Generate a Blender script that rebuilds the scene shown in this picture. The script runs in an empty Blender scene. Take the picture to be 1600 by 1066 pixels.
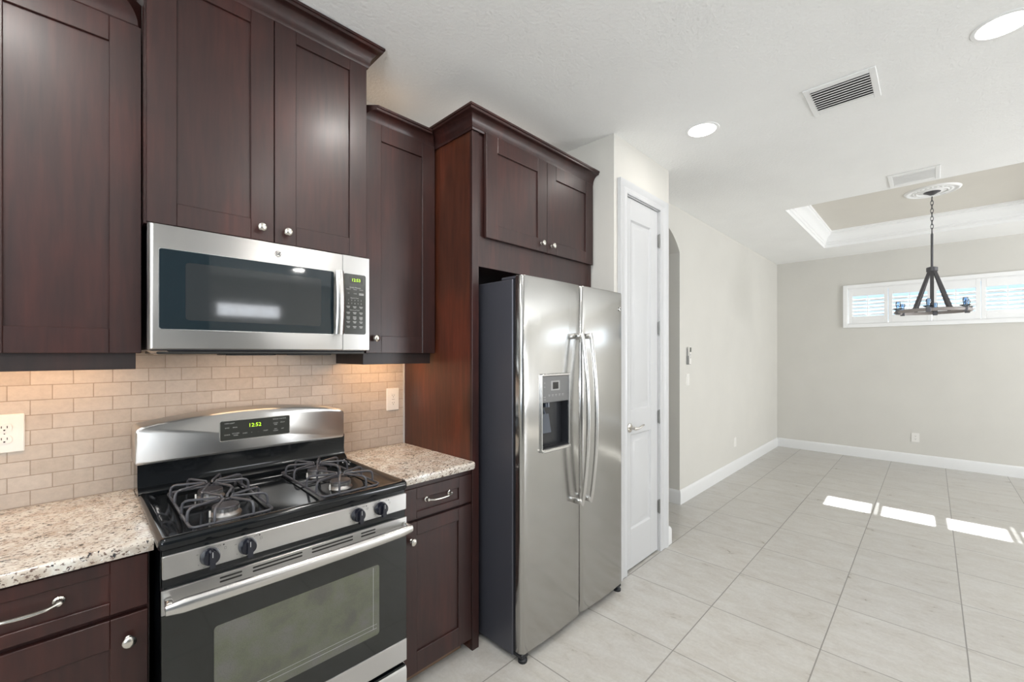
import bpy, bmesh, math, random
from mathutils import Vector, Matrix
random.seed(7)
S = bpy.context.scene
COL = S.collection
PI = math.pi

# ------------------------------------------------------------------ camera
cam_d = bpy.data.cameras.new('camera')
cam_d.sensor_width = 36.0
cam_d.lens = 36.0 * 669 / 1600
cam_d.shift_x = -2 / 1600
cam_d.shift_y = 19.3 / 1600
cam_d.clip_start = 0.02
cam = bpy.data.objects.new('camera', cam_d); COL.objects.link(cam)
cam.location = (0, 0, 1.455)
cam.rotation_euler = (PI / 2, 0, math.radians(44.36 - 90))
S.camera = cam
S.view_settings.view_transform = 'Standard'
S.view_settings.look = 'None'
S.view_settings.gamma = 1.0
S.view_settings.exposure = 0.45

# ------------------------------------------------------------------ world, sun, daylight
wd = bpy.data.worlds.new('world'); S.world = wd; wd.use_nodes = True
bg = wd.node_tree.nodes['Background']
bg.inputs[0].default_value = (0.55, 0.76, 1.0, 1); bg.inputs[1].default_value = 1.0

def sun(direction, strength):
    l = bpy.data.lights.new('sun', 'SUN'); l.energy = strength; l.angle = 0.009; l.color = (1, .96, .9)
    o = bpy.data.objects.new('sun', l); COL.objects.link(o)
    o.rotation_euler = Vector(direction).to_track_quat('-Z', 'Y').to_euler(); o.location = (12, 0, 8)
sun((-1, -0.022, -0.842), 22)

def area(name, loc, direction, sx, sy, power, color=(1, 1, 1), shape='RECTANGLE', spread=PI):
    l = bpy.data.lights.new(name, 'AREA'); l.shape = shape; l.size = sx; l.size_y = sy
    l.energy = power; l.color = color; l.spread = spread
    o = bpy.data.objects.new(name, l); COL.objects.link(o)
    o.location = loc; o.rotation_euler = Vector(direction).to_track_quat('-Z', 'Y').to_euler()
    return o
# area lamps at the unseen glazing of the living room side and of the window wall behind the camera
area('upward_fill_sliding_door', (5.5, -5.36, 1.25), (.1, 1, 1.15), 1.35, 2.3, 200, (0.96, 0.975, 1.0))  # added fill, tilted up to brighten the dining side and ceiling
area('upward_fill_back_window', (-2.92, -1.6, 1.55), (1, .15, 2.4), 2.2, 1.5, 190, (0.90, 0.95, 1.0))  # added fill, aimed up to lift the kitchen ceiling
area('daylight_side_window', (7.68, -3.0, 2.12), (-1, 0, -.1), 2.0, .42, 4.5, (0.93, 0.96, 1.0))
area('daylight_transom', (2.25, -5.37, 2.24), (0, 1, .1), 1.0, .22, 6, (0.93, 0.96, 1.0))
WARM = (1.0, 0.62, 0.34)
area('under_cabinet_light', (-0.16, 2.06, 1.445), (0, .25, -1), 0.5, 0.03, 1.0, WARM)
area('under_cabinet_light', (1.15, 2.06, 1.445), (0, .25, -1), 0.3, 0.03, 1.0, WARM)
area('above_cabinet_uplight_fill', (1.14, 2.10, 2.63), (0, 0, 1), .35, .12, .13, (1, .72, .48))
area('above_cabinet_uplight_fill', (1.87, 1.95, 2.66), (0, 0, 1), .8, .3, .30, (1, .90, .78))  # added fill that lifts the dark ceiling over the refrigerator cabinet
area('cooktop_light', (0.55, 2.02, 1.445), (0, .2, -1), 0.30, 0.05, 0.4, WARM)

# ------------------------------------------------------------------ materials
def nt(name):
    m = bpy.data.materials.new(name); m.use_nodes = True
    t = m.node_tree; b = t.nodes['Principled BSDF']
    return m, t, b
def N(t, typ, **kw):
    n = t.nodes.new(typ)
    for k, v in kw.items():
        if k.startswith('i_'): n.inputs[k[2:].replace('_', ' ')].default_value = v
        else: setattr(n, k, v)
    return n
def pos_map(t, scale=(1, 1, 1), loc=(0, 0, 0), rot=(0, 0, 0)):
    g = N(t, 'ShaderNodeNewGeometry'); m = N(t, 'ShaderNodeMapping')
    m.inputs['Scale'].default_value = scale; m.inputs['Location'].default_value = loc; m.inputs['Rotation'].default_value = rot
    t.links.new(g.outputs['Position'], m.inputs['Vector'])
    return m.outputs['Vector']
def ramp(t, fac, stops):
    r = N(t, 'ShaderNodeValToRGB'); e = r.color_ramp.elements
    while len(e) < len(stops): e.new(.5)
    for el, (p, c) in zip(e, stops):
        el.position = p; el.color = (*c, 1)
    t.links.new(fac, r.inputs[0]); return r.outputs[0]
def noise(t, vec, scale, detail=4, rough=.55, dist=0):
    n = N(t, 'ShaderNodeTexNoise'); n.inputs['Scale'].default_value = scale; n.inputs['Detail'].default_value = detail
    n.inputs['Roughness'].default_value = rough; n.inputs['Distortion'].default_value = dist
    t.links.new(vec, n.inputs['Vector']); return n.outputs['Fac']
def bump(t, b, h, strength=.2, dist=.002, inv=False):
    n = N(t, 'ShaderNodeBump', invert=inv); n.inputs['Strength'].default_value = strength; n.inputs['Distance'].default_value = dist
    t.links.new(h, n.inputs['Height']); t.links.new(n.outputs[0], b.inputs['Normal'])
def simple(name, col, rough=.5, metal=0, coat=0, emis=None, es=0, spec=None):
    m, t, b = nt(name)
    b.inputs['Base Color'].default_value = (*col, 1); b.inputs['Roughness'].default_value = rough; b.inputs['Metallic'].default_value = metal
    b.inputs['Coat Weight'].default_value = coat
    if spec is not None: b.inputs['Specular IOR Level'].default_value = spec
    v = noise(t, pos_map(t), 60, 2)
    mr = N(t, 'ShaderNodeMapRange'); mr.inputs['To Min'].default_value = max(0, rough - .03); mr.inputs['To Max'].default_value = min(1, rough + .03)
    t.links.new(v, mr.inputs['Value']); t.links.new(mr.outputs[0], b.inputs['Roughness'])
    if emis: b.inputs['Emission Color'].default_value = (*emis, 1); b.inputs['Emission Strength'].default_value = es
    return m
def paint(name, col, bs=0.0, sc=60):
    m, t, b = nt(name); b.inputs['Roughness'].default_value = .7
    p = pos_map(t)
    c = ramp(t, noise(t, p, 3, 3), [(.3, tuple(x * .985 for x in col)), (.7, tuple(min(1, x * 1.015) for x in col))])
    t.links.new(c, b.inputs['Base Color'])
    bump(t, b, noise(t, p, sc, 5, .6), bs, .004)
    return m
def wood(name, dark, mid, light, rough=.26):
    m, t, b = nt(name)
    p = pos_map(t, (1, 1, .09))
    g = noise(t, p, 60, 5, .5, .2)
    big = noise(t, pos_map(t, (1, 1, .35)), 5.5, 3, .5, .3)
    c1 = ramp(t, g, [(.32, dark), (.52, mid), (.75, light)])
    c2 = ramp(t, big, [(.35, (.80, .80, .84)), (.5, (1.0, 1.0, 1.0)), (.68, (1.5, 1.2, 1.12))])
    mx = N(t, 'ShaderNodeMix', data_type='RGBA', blend_type='MULTIPLY'); mx.inputs[0].default_value = 1
    t.links.new(c1, mx.inputs[6]); t.links.new(c2, mx.inputs[7]); t.links.new(mx.outputs[2], b.inputs['Base Color'])
    b.inputs['Roughness'].default_value = rough; b.inputs['Coat Weight'].default_value = .16; b.inputs['Coat Roughness'].default_value = .24; b.inputs['Specular IOR Level'].default_value = .46
    bump(t, b, g, .06, .001)
    return m
def steel(name, col=(.51, .505, .495), rough=.32, grain='h', aniso=.85):
    m, t, b = nt(name)
    b.inputs['Metallic'].default_value = 1; b.inputs['Base Color'].default_value = (*col, 1)
    sc = (2, 2, 260) if grain == 'h' else (260, 260, 2)
    g = noise(t, pos_map(t, sc), 3, 3)
    mr = N(t, 'ShaderNodeMapRange'); mr.inputs['To Min'].default_value = rough - .04; mr.inputs['To Max'].default_value = rough + .06
    t.links.new(g, mr.inputs['Value']); t.links.new(mr.outputs[0], b.inputs['Roughness'])
    b.inputs['Anisotropic'].default_value = aniso
    tg = N(t, 'ShaderNodeCombineXYZ'); tg.inputs[0].default_value = .985; tg.inputs[1].default_value = .16; tg.inputs[2].default_value = .04; t.links.new(tg.outputs[0], b.inputs['Tangent'])
    b.inputs['Anisotropic Rotation'].default_value = .25 if grain == 'h' else 0.0
    return m

M = {}
M['wall'] = paint('greige_wall_paint', (.62, .602, .556), .12, 70)
M['ceiling'] = paint('white_textured_ceiling_paint', (.90, .90, .885), .9, 60)
M['tray'] = paint('greige_tray_paint', (.68, .65, .59), .12, 70)
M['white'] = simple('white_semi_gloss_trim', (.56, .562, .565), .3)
M['baseboard'] = simple('white_baseboard_paint', (.74, .74, .73), .4)
M['moulding'] = simple('white_satin_moulding', (.86, .86, .85), .45)
M['white_plastic'] = simple('white_plastic', (.78, .76, .72), .35)
M['wood'] = wood('dark_cherry_wood', (.021, .0068, .0058), (.0285, .0092, .0075), (.037, .0118, .0092), .41)
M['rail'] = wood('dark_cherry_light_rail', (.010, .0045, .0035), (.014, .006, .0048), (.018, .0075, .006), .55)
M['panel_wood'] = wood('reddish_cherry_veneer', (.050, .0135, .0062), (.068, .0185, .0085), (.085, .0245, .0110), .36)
M['dark'] = simple('dark_shadow_gap_paint', (.012, .008, .007), .6)
M['toe'] = simple('tan_toe_strip', (.18, .11, .065), .5)
M['steel_h'] = steel('brushed_stainless_horizontal', grain='h')
M['steel_v'] = steel('brushed_stainless_vertical_grain', (.45, .445, .432), .15, 'v', .5)
M['handle'] = steel('polished_stainless_handle', (.64, .63, .61), .24, 'h', 0)
M['nickel'] = simple('brushed_nickel', (.66, .63, .58), .24, 1)
M['blackgloss'] = simple('glossy_black_enamel', (.005, .006, .007), .10, 0, .1, spec=.35)
M['blackplastic'] = simple('black_plastic', (.012, .012, .014), .32)
M['knob'] = simple('glossy_black_knob_plastic', (.010, .011, .018), .16)
M['iron'] = simple('grey_enamelled_wire', (.060, .060, .068), .33)
M['burner'] = simple('aluminium_burner_base', (.36, .35, .34), .42, 1)
M['cap'] = simple('dark_burner_cap', (.06, .055, .06), .30)
M['darkglass'] = simple('dark_oven_glass', (.010, .0115, .010), .05, 0, .2)
M['mwglass'] = simple('dark_microwave_glass', (.010, .018, .023), .04, 0, .3)
M['mwinner'] = simple('microwave_screen_mesh', (.024, .028, .030), .06, 0, .2)
M['panelglass'] = simple('charcoal_control_glass', (.030, .032, .028), .16)
M['casegrey'] = simple('dark_slate_case_paint', (.065, .066, .080), .36, .35)
M['gasket'] = simple('black_rubber_gasket', (.008, .009, .012), .5)
M['dispenser'] = simple('dispenser_grey_panel', (.16, .16, .16), .3, .5)
M['dispdark'] = simple('dispenser_dark_cavity', (.018, .019, .022), .22)
M['paddle'] = simple('dispenser_slate_paddle', (.06, .07, .09), .25)
M['lcd'] = simple('dark_display', (.004, .004, .004), .15)
M['green'] = simple('green_clock_digits', (.1, .2, .0), .5, emis=(.45, .80, .02), es=1.6)
M['print'] = simple('light_grey_print', (.45, .45, .43), .5)
M['printdark'] = simple('dark_print', (.03, .03, .03), .5)
M['bronze'] = simple('bloom_lightened_bronze', (.10, .098, .105), .42, .5)  # metal tone lightened to put the window's bloom into the colour
M['greywood'] = simple('weathered_grey_ring', (.30, .27, .255), .5)
M['lens'] = simple('light_lens', (.9, .9, .9), .4, emis=(1.0, .96, .90), es=9)
M['hinge'] = simple('satin_nickel_hinge', (.28, .28, .27), .35, .9)
M['slot'] = simple('dark_slot', (.02, .018, .016), .5)
M['plaster'] = simple('white_plaster_medallion', (.74, .73, .69), .6)
M['ventdark'] = simple('vent_throat', (.10, .10, .10), .7)
M['microbase'] = simple('microwave_underside', (.035, .033, .03), .4)
M['lightcover'] = simple('frosted_light_cover', (.42, .34, .27), .4)
M['remgrey'] = simple('grey_remote_screen', (.09, .10, .08), .3)
M['holder'] = simple('grey_holder', (.30, .30, .29), .5)

def tile_floor():
    m, t, b = nt('beige_porcelain_floor_tile')
    s = .5147; p = pos_map(t, loc=(-3.0735 + 20 * s, -.3921 + 20 * s, 0))
    br = N(t, 'ShaderNodeTexBrick', offset=0.0, squash=1.0)
    br.inputs['Scale'].default_value = 1; br.inputs['Brick Width'].default_value = s; br.inputs['Row Height'].default_value = s
    br.inputs['Mortar Size'].default_value = .0028; br.inputs['Mortar Smooth'].default_value = .15; br.inputs['Bias'].default_value = 0
    br.inputs['Color1'].default_value = (1, 1, 1, 1); br.inputs['Color2'].default_value = (.93, .93, .93, 1)
    t.links.new(p, br.inputs['Vector'])
    sep = N(t, 'ShaderNodeSeparateXYZ'); t.links.new(p, sep.inputs[0])
    # each tile is cut from another part of the stone pattern
    fl = []
    for ax in (0, 1):
        d = N(t, 'ShaderNodeMath', operation='DIVIDE'); d.inputs[1].default_value = s; t.links.new(sep.outputs[ax], d.inputs[0])
        f = N(t, 'ShaderNodeMath', operation='FLOOR'); t.links.new(d.outputs[0], f.inputs[0]); fl.append(f.outputs[0])
    cb = N(t, 'ShaderNodeCombineXYZ'); t.links.new(fl[0], cb.inputs[0]); t.links.new(fl[1], cb.inputs[1])
    wn = N(t, 'ShaderNodeTexWhiteNoise', noise_dimensions='3D'); t.links.new(cb.outputs[0], wn.inputs['Vector'])
    sc = N(t, 'ShaderNodeVectorMath', operation='SCALE'); sc.inputs['Scale'].default_value = 9; t.links.new(wn.outputs['Color'], sc.inputs[0])
    ad = N(t, 'ShaderNodeVectorMath', operation='ADD'); t.links.new(sc.outputs[0], ad.inputs[0]); t.links.new(p, ad.inputs[1])
    mp = N(t, 'ShaderNodeMapping'); mp.inputs['Scale'].default_value = (1.9, .8, 1); mp.inputs['Rotation'].default_value = (0, 0, .35)
    t.links.new(ad.outputs[0], mp.inputs['Vector'])
    st = noise(t, mp.outputs[0], 6.5, 10, .72, .6)
    c = ramp(t, st, [(.22, (.37, .335, .29)), (.42, (.475, .452, .412)), (.58, (.52, .505, .472)), (.80, (.57, .562, .535))])
    fine = noise(t, p, 55, 4, .7)
    c3 = ramp(t, fine, [(.3, (.93, .93, .93)), (.7, (1.05, 1.05, 1.05))])
    m1 = N(t, 'ShaderNodeMix', data_type='RGBA', blend_type='MULTIPLY'); m1.inputs[0].default_value = 1
    t.links.new(c, m1.inputs[6]); t.links.new(c3, m1.inputs[7])
    m1b = N(t, 'ShaderNodeMix', data_type='RGBA', blend_type='MULTIPLY'); m1b.inputs[0].default_value = 1
    t.links.new(m1.outputs[2], m1b.inputs[6]); t.links.new(br.outputs['Color'], m1b.inputs[7])
    m2 = N(t, 'ShaderNodeMix', data_type='RGBA'); t.links.new(br.outputs['Fac'], m2.inputs[0])
    t.links.new(m1b.outputs[2], m2.inputs[6]); m2.inputs[7].default_value = (.24, .225, .205, 1)
    t.links.new(m2.outputs[2], b.inputs['Base Color'])
    mr = N(t, 'ShaderNodeMapRange'); mr.inputs['To Min'].default_value = .22; mr.inputs['To Max'].default_value = .38
    t.links.new(st, mr.inputs['Value']); t.links.new(mr.outputs[0], b.inputs['Roughness'])
    bump(t, b, br.outputs['Fac'], .5, .002, True)
    return m
M['floor'] = tile_floor()
M['reflect_dark'] = paint('reflection_darkening_slate', (.13, .14, .15), .1, 70)  # dark tone for the added wall, to darken what the appliances reflect

def backsplash():
    m, t, b = nt('tumbled_travertine_subway_tile')
    g = N(t, 'ShaderNodeNewGeometry'); sep = N(t, 'ShaderNodeSeparateXYZ'); t.links.new(g.outputs['Position'], sep.inputs[0])
    cb = N(t, 'ShaderNodeCombineXYZ'); t.links.new(sep.outputs[0], cb.inputs[0]); t.links.new(sep.outputs[2], cb.inputs[1])
    mp = N(t, 'ShaderNodeMapping'); mp.inputs['Location'].default_value = (.109 + 1.04, -1.293 + .0518 * 30, 0)
    t.links.new(cb.outputs[0], mp.inputs['Vector'])
    br = N(t, 'ShaderNodeTexBrick', offset=0.5, offset_frequency=2)
    br.inputs['Scale'].default_value = 1; br.inputs['Brick Width'].default_value = .104; br.inputs['Row Height'].default_value = .0518
    br.inputs['Mortar Size'].default_value = .0016; br.inputs['Mortar Smooth'].default_value = .3; br.inputs['Bias'].default_value = -.1
    br.inputs['Color1'].default_value = (.53, .46, .395, 1); br.inputs['Color2'].default_value = (.45, .38, .315, 1)
    br.inputs['Mortar'].default_value = (.34, .27, .21, 1)
    t.links.new(mp.outputs[0], br.inputs['Vector'])
    n = noise(t, cb.outputs[0], 45, 6, .7)
    c = ramp(t, n, [(.3, (.90, .90, .90)), (.65, (1.05, 1.05, 1.05))])
    mx = N(t, 'ShaderNodeMix', data_type='RGBA', blend_type='MULTIPLY'); mx.inputs[0].default_value = 1
    t.links.new(br.outputs['Color'], mx.inputs[6]); t.links.new(c, mx.inputs[7]); t.links.new(mx.outputs[2], b.inputs['Base Color'])
    b.inputs['Roughness'].default_value = .42
    bump(t, b, br.outputs['Fac'], .55, .002, True)
    return m
M['backsplash'] = backsplash()

def granite():
    m, t, b = nt('speckled_cream_granite')
    p = pos_map(t)
    base = ramp(t, noise(t, p, 14, 6, .6, .5), [(.30, (.40, .32, .25)), (.48, (.56, .50, .43)), (.66, (.66, .645, .59))])
    n2 = noise(t, pos_map(t, (1.0, 1.5, 1.2), rot=(0, 0, .4)), 95, 4, .62, .3)
    s2 = ramp(t, n2, [(.0, (0, 0, 0)), (.555, (0, 0, 0)), (.605, (1, 1, 1))])
    mx = N(t, 'ShaderNodeMix', data_type='RGBA'); t.links.new(s2, mx.inputs[0]); t.links.new(base, mx.inputs[6]); mx.inputs[7].default_value = (.13, .085, .068, 1)
    n3 = noise(t, pos_map(t, (1, 1.3, 1), loc=(7, 3, 1)), 62, 4, .6, .5)
    s3 = ramp(t, n3, [(.0, (0, 0, 0)), (.615, (0, 0, 0)), (.64, (1, 1, 1))])
    mx2 = N(t, 'ShaderNodeMix', data_type='RGBA'); t.links.new(s3, mx2.inputs[0]); t.links.new(mx.outputs[2], mx2.inputs[6]); mx2.inputs[7].default_value = (.03, .028, .032, 1)
    n4 = noise(t, pos_map(t, loc=(2, 8, 4)), 90, 3, .6)
    s4 = ramp(t, n4, [(.0, (0, 0, 0)), (.62, (0, 0, 0)), (.68, (.7, .7, .7))])
    mx3 = N(t, 'ShaderNodeMix', data_type='RGBA'); t.links.new(s4, mx3.inputs[0]); t.links.new(mx2.outputs[2], mx3.inputs[6]); mx3.inputs[7].default_value = (.80, .80, .76, 1)
    t.links.new(mx3.outputs[2], b.inputs['Base Color'])
    b.inputs['Roughness'].default_value = .13
    return m
M['granite'] = granite()

def oven_window():
    m, t, b = nt('patterned_oven_window_glass')
    c = ramp(t, noise(t, pos_map(t), 9, 3, .6), [(.35, (.078, .076, .064)), (.5, (.095, .100, .070)), (.68, (.108, .105, .094))])
    v = N(t, 'ShaderNodeTexVoronoi'); v.inputs['Scale'].default_value = 420; t.links.new(pos_map(t), v.inputs['Vector'])
    d = ramp(t, v.outputs['Distance'], [(.25, (.9, .9, .9)), (.5, (1.08, 1.08, 1.08))])
    mx = N(t, 'ShaderNodeMix', data_type='RGBA', blend_type='MULTIPLY'); mx.inputs[0].default_value = 1
    t.links.new(c, mx.inputs[6]); t.links.new(d, mx.inputs[7]); t.links.new(mx.outputs[2], b.inputs['Base Color'])
    b.inputs['Roughness'].default_value = .06
    return m
M['ovenwin'] = oven_window()

def clear_glass(name, tint, rough=.0, fac=None):
    m = bpy.data.materials.new(name); m.use_nodes = True; t = m.node_tree; t.nodes.clear()
    o = N(t, 'ShaderNodeOutputMaterial'); mx = N(t, 'ShaderNodeMixShader'); tr = N(t, 'ShaderNodeBsdfTransparent'); gl = N(t, 'ShaderNodeBsdfGlossy')
    fr = N(t, 'ShaderNodeFresnel'); fr.inputs['IOR'].default_value = 1.45
    tr.inputs[0].default_value = (*tint, 1); gl.inputs['Roughness'].default_value = rough + .02
    t.links.new(fr.outputs[0], mx.inputs[0]); t.links.new(tr.outputs[0], mx.inputs[1]); t.links.new(gl.outputs[0], mx.inputs[2])
    t.links.new(mx.outputs[0], o.inputs[0]); return m
M['glass'] = clear_glass('window_glass', (.94, .97, 1.0))
M['cupglass'] = clear_glass('pale_blue_glass', (.72, .82, .92), .05)

# ------------------------------------------------------------------ mesh helpers
def BM(): return bmesh.new()
def box(bm, x0, x1, y0, y1, z0, z1, bev=0, seg=1):
    vs = bmesh.ops.create_cube(bm, size=1)['verts']
    for v in vs:
        v.co = Vector(((x0 + x1) / 2 + v.co.x * (x1 - x0), (y0 + y1) / 2 + v.co.y * (y1 - y0), (z0 + z1) / 2 + v.co.z * (z1 - z0)))
    if bev:
        es = {e for v in vs for e in v.link_edges}
        bmesh.ops.bevel(bm, geom=list(es), offset=bev, segments=seg, affect='EDGES', profile=.5)
def frame_for(d):
    d = d.normalized(); up = Vector((0, 0, 1)) if abs(d.z) < .9 else Vector((1, 0, 0))
    a = d.cross(up).normalized(); return a, d.cross(a).normalized()
def tube(bm, pts, r, n=10, closed=False, flat=None):
    pts = [Vector(p) for p in pts]; rings = []; k = len(pts); a0 = None
    for i, p in enumerate(pts):
        if closed: d = (pts[(i + 1) % k] - pts[i - 1])
        else: d = pts[min(i + 1, k - 1)] - pts[max(i - 1, 0)]
        d.normalize()
        if a0 is None: a, b = frame_for(d)
        else:
            a = (a0 - d * a0.dot(d))
            if a.length < 1e-5: a, b = frame_for(d)
            a.normalize(); b = d.cross(a)
        a0 = a
        rr = r[i] if isinstance(r, (list, tuple)) else r
        ra, rb = (rr, rr) if flat is None else (rr * flat[0], rr * flat[1])
        rings.append([bm.verts.new(p + a * (ra * math.cos(2 * PI * j / n)) + b * (rb * math.sin(2 * PI * j / n))) for j in range(n)])
    for i in range(k if closed else k - 1):
        A, B = rings[i], rings[(i + 1) % k]
        for j in range(n): bm.faces.new((A[j], A[(j + 1) % n], B[(j + 1) % n], B[j]))
    if not closed:
        bm.faces.new(rings[0][::-1]); bm.faces.new(rings[-1])
def lathe(bm, prof, origin, axis, n=20):
    """prof: (radius, height along axis)"""
    o = Vector(origin); ax = Vector(axis).normalized(); a, b = frame_for(ax); rings = []
    for r, h in prof:
        if r < 1e-6: rings.append([bm.verts.new(o + ax * h)])
        else: rings.append([bm.verts.new(o + ax * h + a * (r * math.cos(2 * PI * j / n)) + b * (r * math.sin(2 * PI * j / n))) for j in range(n)])
    for A, B in zip(rings, rings[1:]):
        for j in range(n):
            f = [A[j % len(A)]]
            if len(A) > 1: f.append(A[(j + 1) % n])
            if len(B) > 1: f.append(B[(j + 1) % n])
            f.append(B[j % len(B)])
            f2 = []
            for v in f:
                if v not in f2: f2.append(v)
            if len(f2) > 2:
                try: bm.faces.new(f2)
                except ValueError: pass
    for R in (rings[0], rings[-1]):
        if len(R) > 2:
            try: bm.faces.new(R)
            except ValueError: pass
def extrude_poly(bm, pts, vec):
    vec = Vector(vec); A = [bm.verts.new(Vector(p)) for p in pts]; B = [bm.verts.new(Vector(p) + vec) for p in pts]; n = len(A)
    bm.faces.new(A[::-1]); bm.faces.new(B)
    for j in range(n): bm.faces.new((A[j], A[(j + 1) % n], B[(j + 1) % n], B[j]))
def loft(bm, rings, cap0=True, cap1=True):
    R = [[bm.verts.new(Vector(p)) for p in r] for r in rings]; n = len(R[0])
    for A, B in zip(R, R[1:]):
        for j in range(n): bm.faces.new((A[j], A[(j + 1) % n], B[(j + 1) % n], B[j]))
    if cap0: bm.faces.new(R[0][::-1])
    if cap1: bm.faces.new(R[-1])
def rrect(x0, x1, z0, z1, r, k=5):
    out = []
    for cx, cz, a0 in ((x1 - r, z1 - r, 0), (x0 + r, z1 - r, 90), (x0 + r, z0 + r, 180), (x1 - r, z0 + r, 270)):
        for i in range(k + 1):
            a = math.radians(a0 + 90 * i / k); out.append((cx + r * math.cos(a), cz + r * math.sin(a)))
    return out
def slab(bm, x0, x1, z0, z1, y0, y1, r, edge=.0):
    """rounded-corner slab whose face looks to -y, front at y0"""
    rings = [[(x, y1, z) for x, z in rrect(x0, x1, z0, z1, r)]]
    if edge:
        rings.append([(x, y0 + edge, z) for x, z in rrect(x0, x1, z0, z1, r)])
        rings.append([(x, y0, z) for x, z in rrect(x0 + edge, x1 - edge, z0 + edge, z1 - edge, max(r - edge, .0005))])
    else: rings.append([(x, y0, z) for x, z in rrect(x0, x1, z0, z1, r)])
    loft(bm, rings)
def sweep(bm, path, prof, closed=False, z=0):
    """mitred sweep in plan; prof (out, up); outward = right of travel"""
    P = [Vector((a, b)) for a, b in path]; n = len(P); rings = []
    for i in range(n):
        def nrm(a, b):
            d = (b - a).normalized(); return Vector((d.y, -d.x))
        if closed: n1, n2 = nrm(P[i - 1], P[i]), nrm(P[i], P[(i + 1) % n])
        else:
            n1 = nrm(P[i - 1], P[i]) if i > 0 else None
            n2 = nrm(P[i], P[i + 1]) if i < n - 1 else None
            n1 = n1 or n2; n2 = n2 or n1
        m = (n1 + n2); m = m / (m.length_squared / 2) if m.length > 1e-6 else n1
        rings.append([bm.verts.new((P[i].x + m.x * o, P[i].y + m.y * o, z + u)) for o, u in prof])
    k = len(prof)
    for i in range(n if closed else n - 1):
        A, B = rings[i], rings[(i + 1) % n]
        for j in range(k): bm.faces.new((A[j], A[(j + 1) % k], B[(j + 1) % k], B[j]))
    if not closed:
        bm.faces.new(rings[0][::-1]); bm.faces.new(rings[-1])
_font_cache = {}
def text(bm, s, x, z, size, y, align='CENTER', bold=0.0, ax=(1, 0, 0)):
    c = bpy.data.curves.new('t', 'FONT'); c.body = s; c.size = size; c.align_x = align; c.align_y = 'CENTER'; c.offset = bold; c.resolution_u = 2
    o = bpy.data.objects.new('t', c); COL.objects.link(o)
    me = bpy.data.meshes.new_from_object(o.evaluated_get(bpy.context.evaluated_depsgraph_get()))
    t = BM(); t.from_mesh(me); bpy.data.objects.remove(o); bpy.data.curves.remove(c); bpy.data.meshes.remove(me)
    a = Vector(ax)
    mp = {}
    for v in t.verts: mp[v] = bm.verts.new(Vector((x, y, z)) + a * v.co.x + Vector((0, 0, v.co.y)))
    for f in t.faces:
        try: bm.faces.new([mp[v] for v in f.verts])
        except ValueError: pass
    t.free()

WL = {}
def obj(name, bm, mat, parent=None, label=None, smooth=None, kind=None):
    bmesh.ops.recalc_face_normals(bm, faces=bm.faces)
    co = [v.co for v in bm.verts]
    lo = Vector((min(c.x for c in co), min(c.y for c in co), min(c.z for c in co))); hi = Vector((max(c.x for c in co), max(c.y for c in co), max(c.z for c in co)))
    c = (lo + hi) / 2
    if parent is None: c.z = lo.z
    for v in bm.verts: v.co -= c
    me = bpy.data.meshes.new(name)
    ang = math.radians(smooth if smooth is not None else 35)
    for f in bm.faces: f.smooth = True
    for e in bm.edges:
        if len(e.link_faces) == 2 and e.calc_face_angle(0) > ang: e.smooth = False
        elif len(e.link_faces) != 2: e.smooth = False
    bm.to_mesh(me); bm.free(); me.materials.append(mat)
    o = bpy.data.objects.new(name, me); COL.objects.link(o)
    pw = WL[parent.name] if parent else Vector((0, 0, 0))
    o.parent = parent; o.location = c - pw; WL[o.name] = c
    if label: o['label'] = label
    if kind: o['kind'] = kind
    return o
def thing(name, label, cat, loc, group=None, kind=None):
    o = bpy.data.objects.new(name, None); COL.objects.link(o); o.empty_display_size = .05
    o.location = loc; WL[o.name] = Vector(loc)
    if kind: o['kind'] = kind
    else: o['label'] = label; o['category'] = cat
    if group: o['group'] = group
    return o
def tag(o, label, cat, group=None):
    o['label'] = label; o['category'] = cat
    if group: o['group'] = group
    return o
def struct(name, bm, mat, parent=None): return obj(name, bm, mat, parent, kind=None if parent else 'structure')
def qbox(mat, name, parent, *a, bev=0, label=None, seg=1):
    b = BM(); box(b, *a, bev=bev, seg=seg); return obj(name, b, mat, parent, label)

# ------------------------------------------------------------------ room shell
H = 2.85
W = 2.23            # plane of the kitchen wall
XF = 7.71           # far wall
YL = 1.74           # left wall of the dining room
YP = 1.44           # front of the pantry
XP = 2.385          # near side of the pantry
XH = 3.175          # pantry corner

b = BM(); box(b, -3.1, XF + .15, -5.5, 5.0, -.12, 0); struct('floor', b, M['floor'])

# ceiling with the tray opening
TX0, TX1, TY0, TY1, TZ = 4.83, 6.96, -1.03, 1.03, 3.05
b = BM()
box(b, -3.1, TX0, -5.5, 5.0, H, H + .3); box(b, TX1, XF + .15, -5.5, 5.0, H, H + .3)
box(b, TX0, TX1, TY1, 5.0, H, H + .3); box(b, TX0, TX1, -5.5, TY0, H, H + .3)
struct('ceiling', b, M['ceiling'])
b = BM(); box(b, TX0, TX1, TY0, TY1, TZ, TZ + .1); struct('ceiling_tray', b, M['tray'])
tray_prof = [(0, 0), (0, -.20), (-.008, -.20), (-.012, -.19), (-.012, -.165), (-.020, -.160), (-.020, -.135), (-.030, -.128), (-.034, -.11), (-.044, -.085), (-.062, -.062),
             (-.082, -.048), (-.088, -.040), (-.088, -.026), (-.10, -.020), (-.10, 0)]
b = BM(); sweep(b, [(TX0, TY0), (TX1, TY0), (TX1, TY1), (TX0, TY1)], tray_prof, True, TZ)
struct('trim_1', b, M['moulding'])

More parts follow.
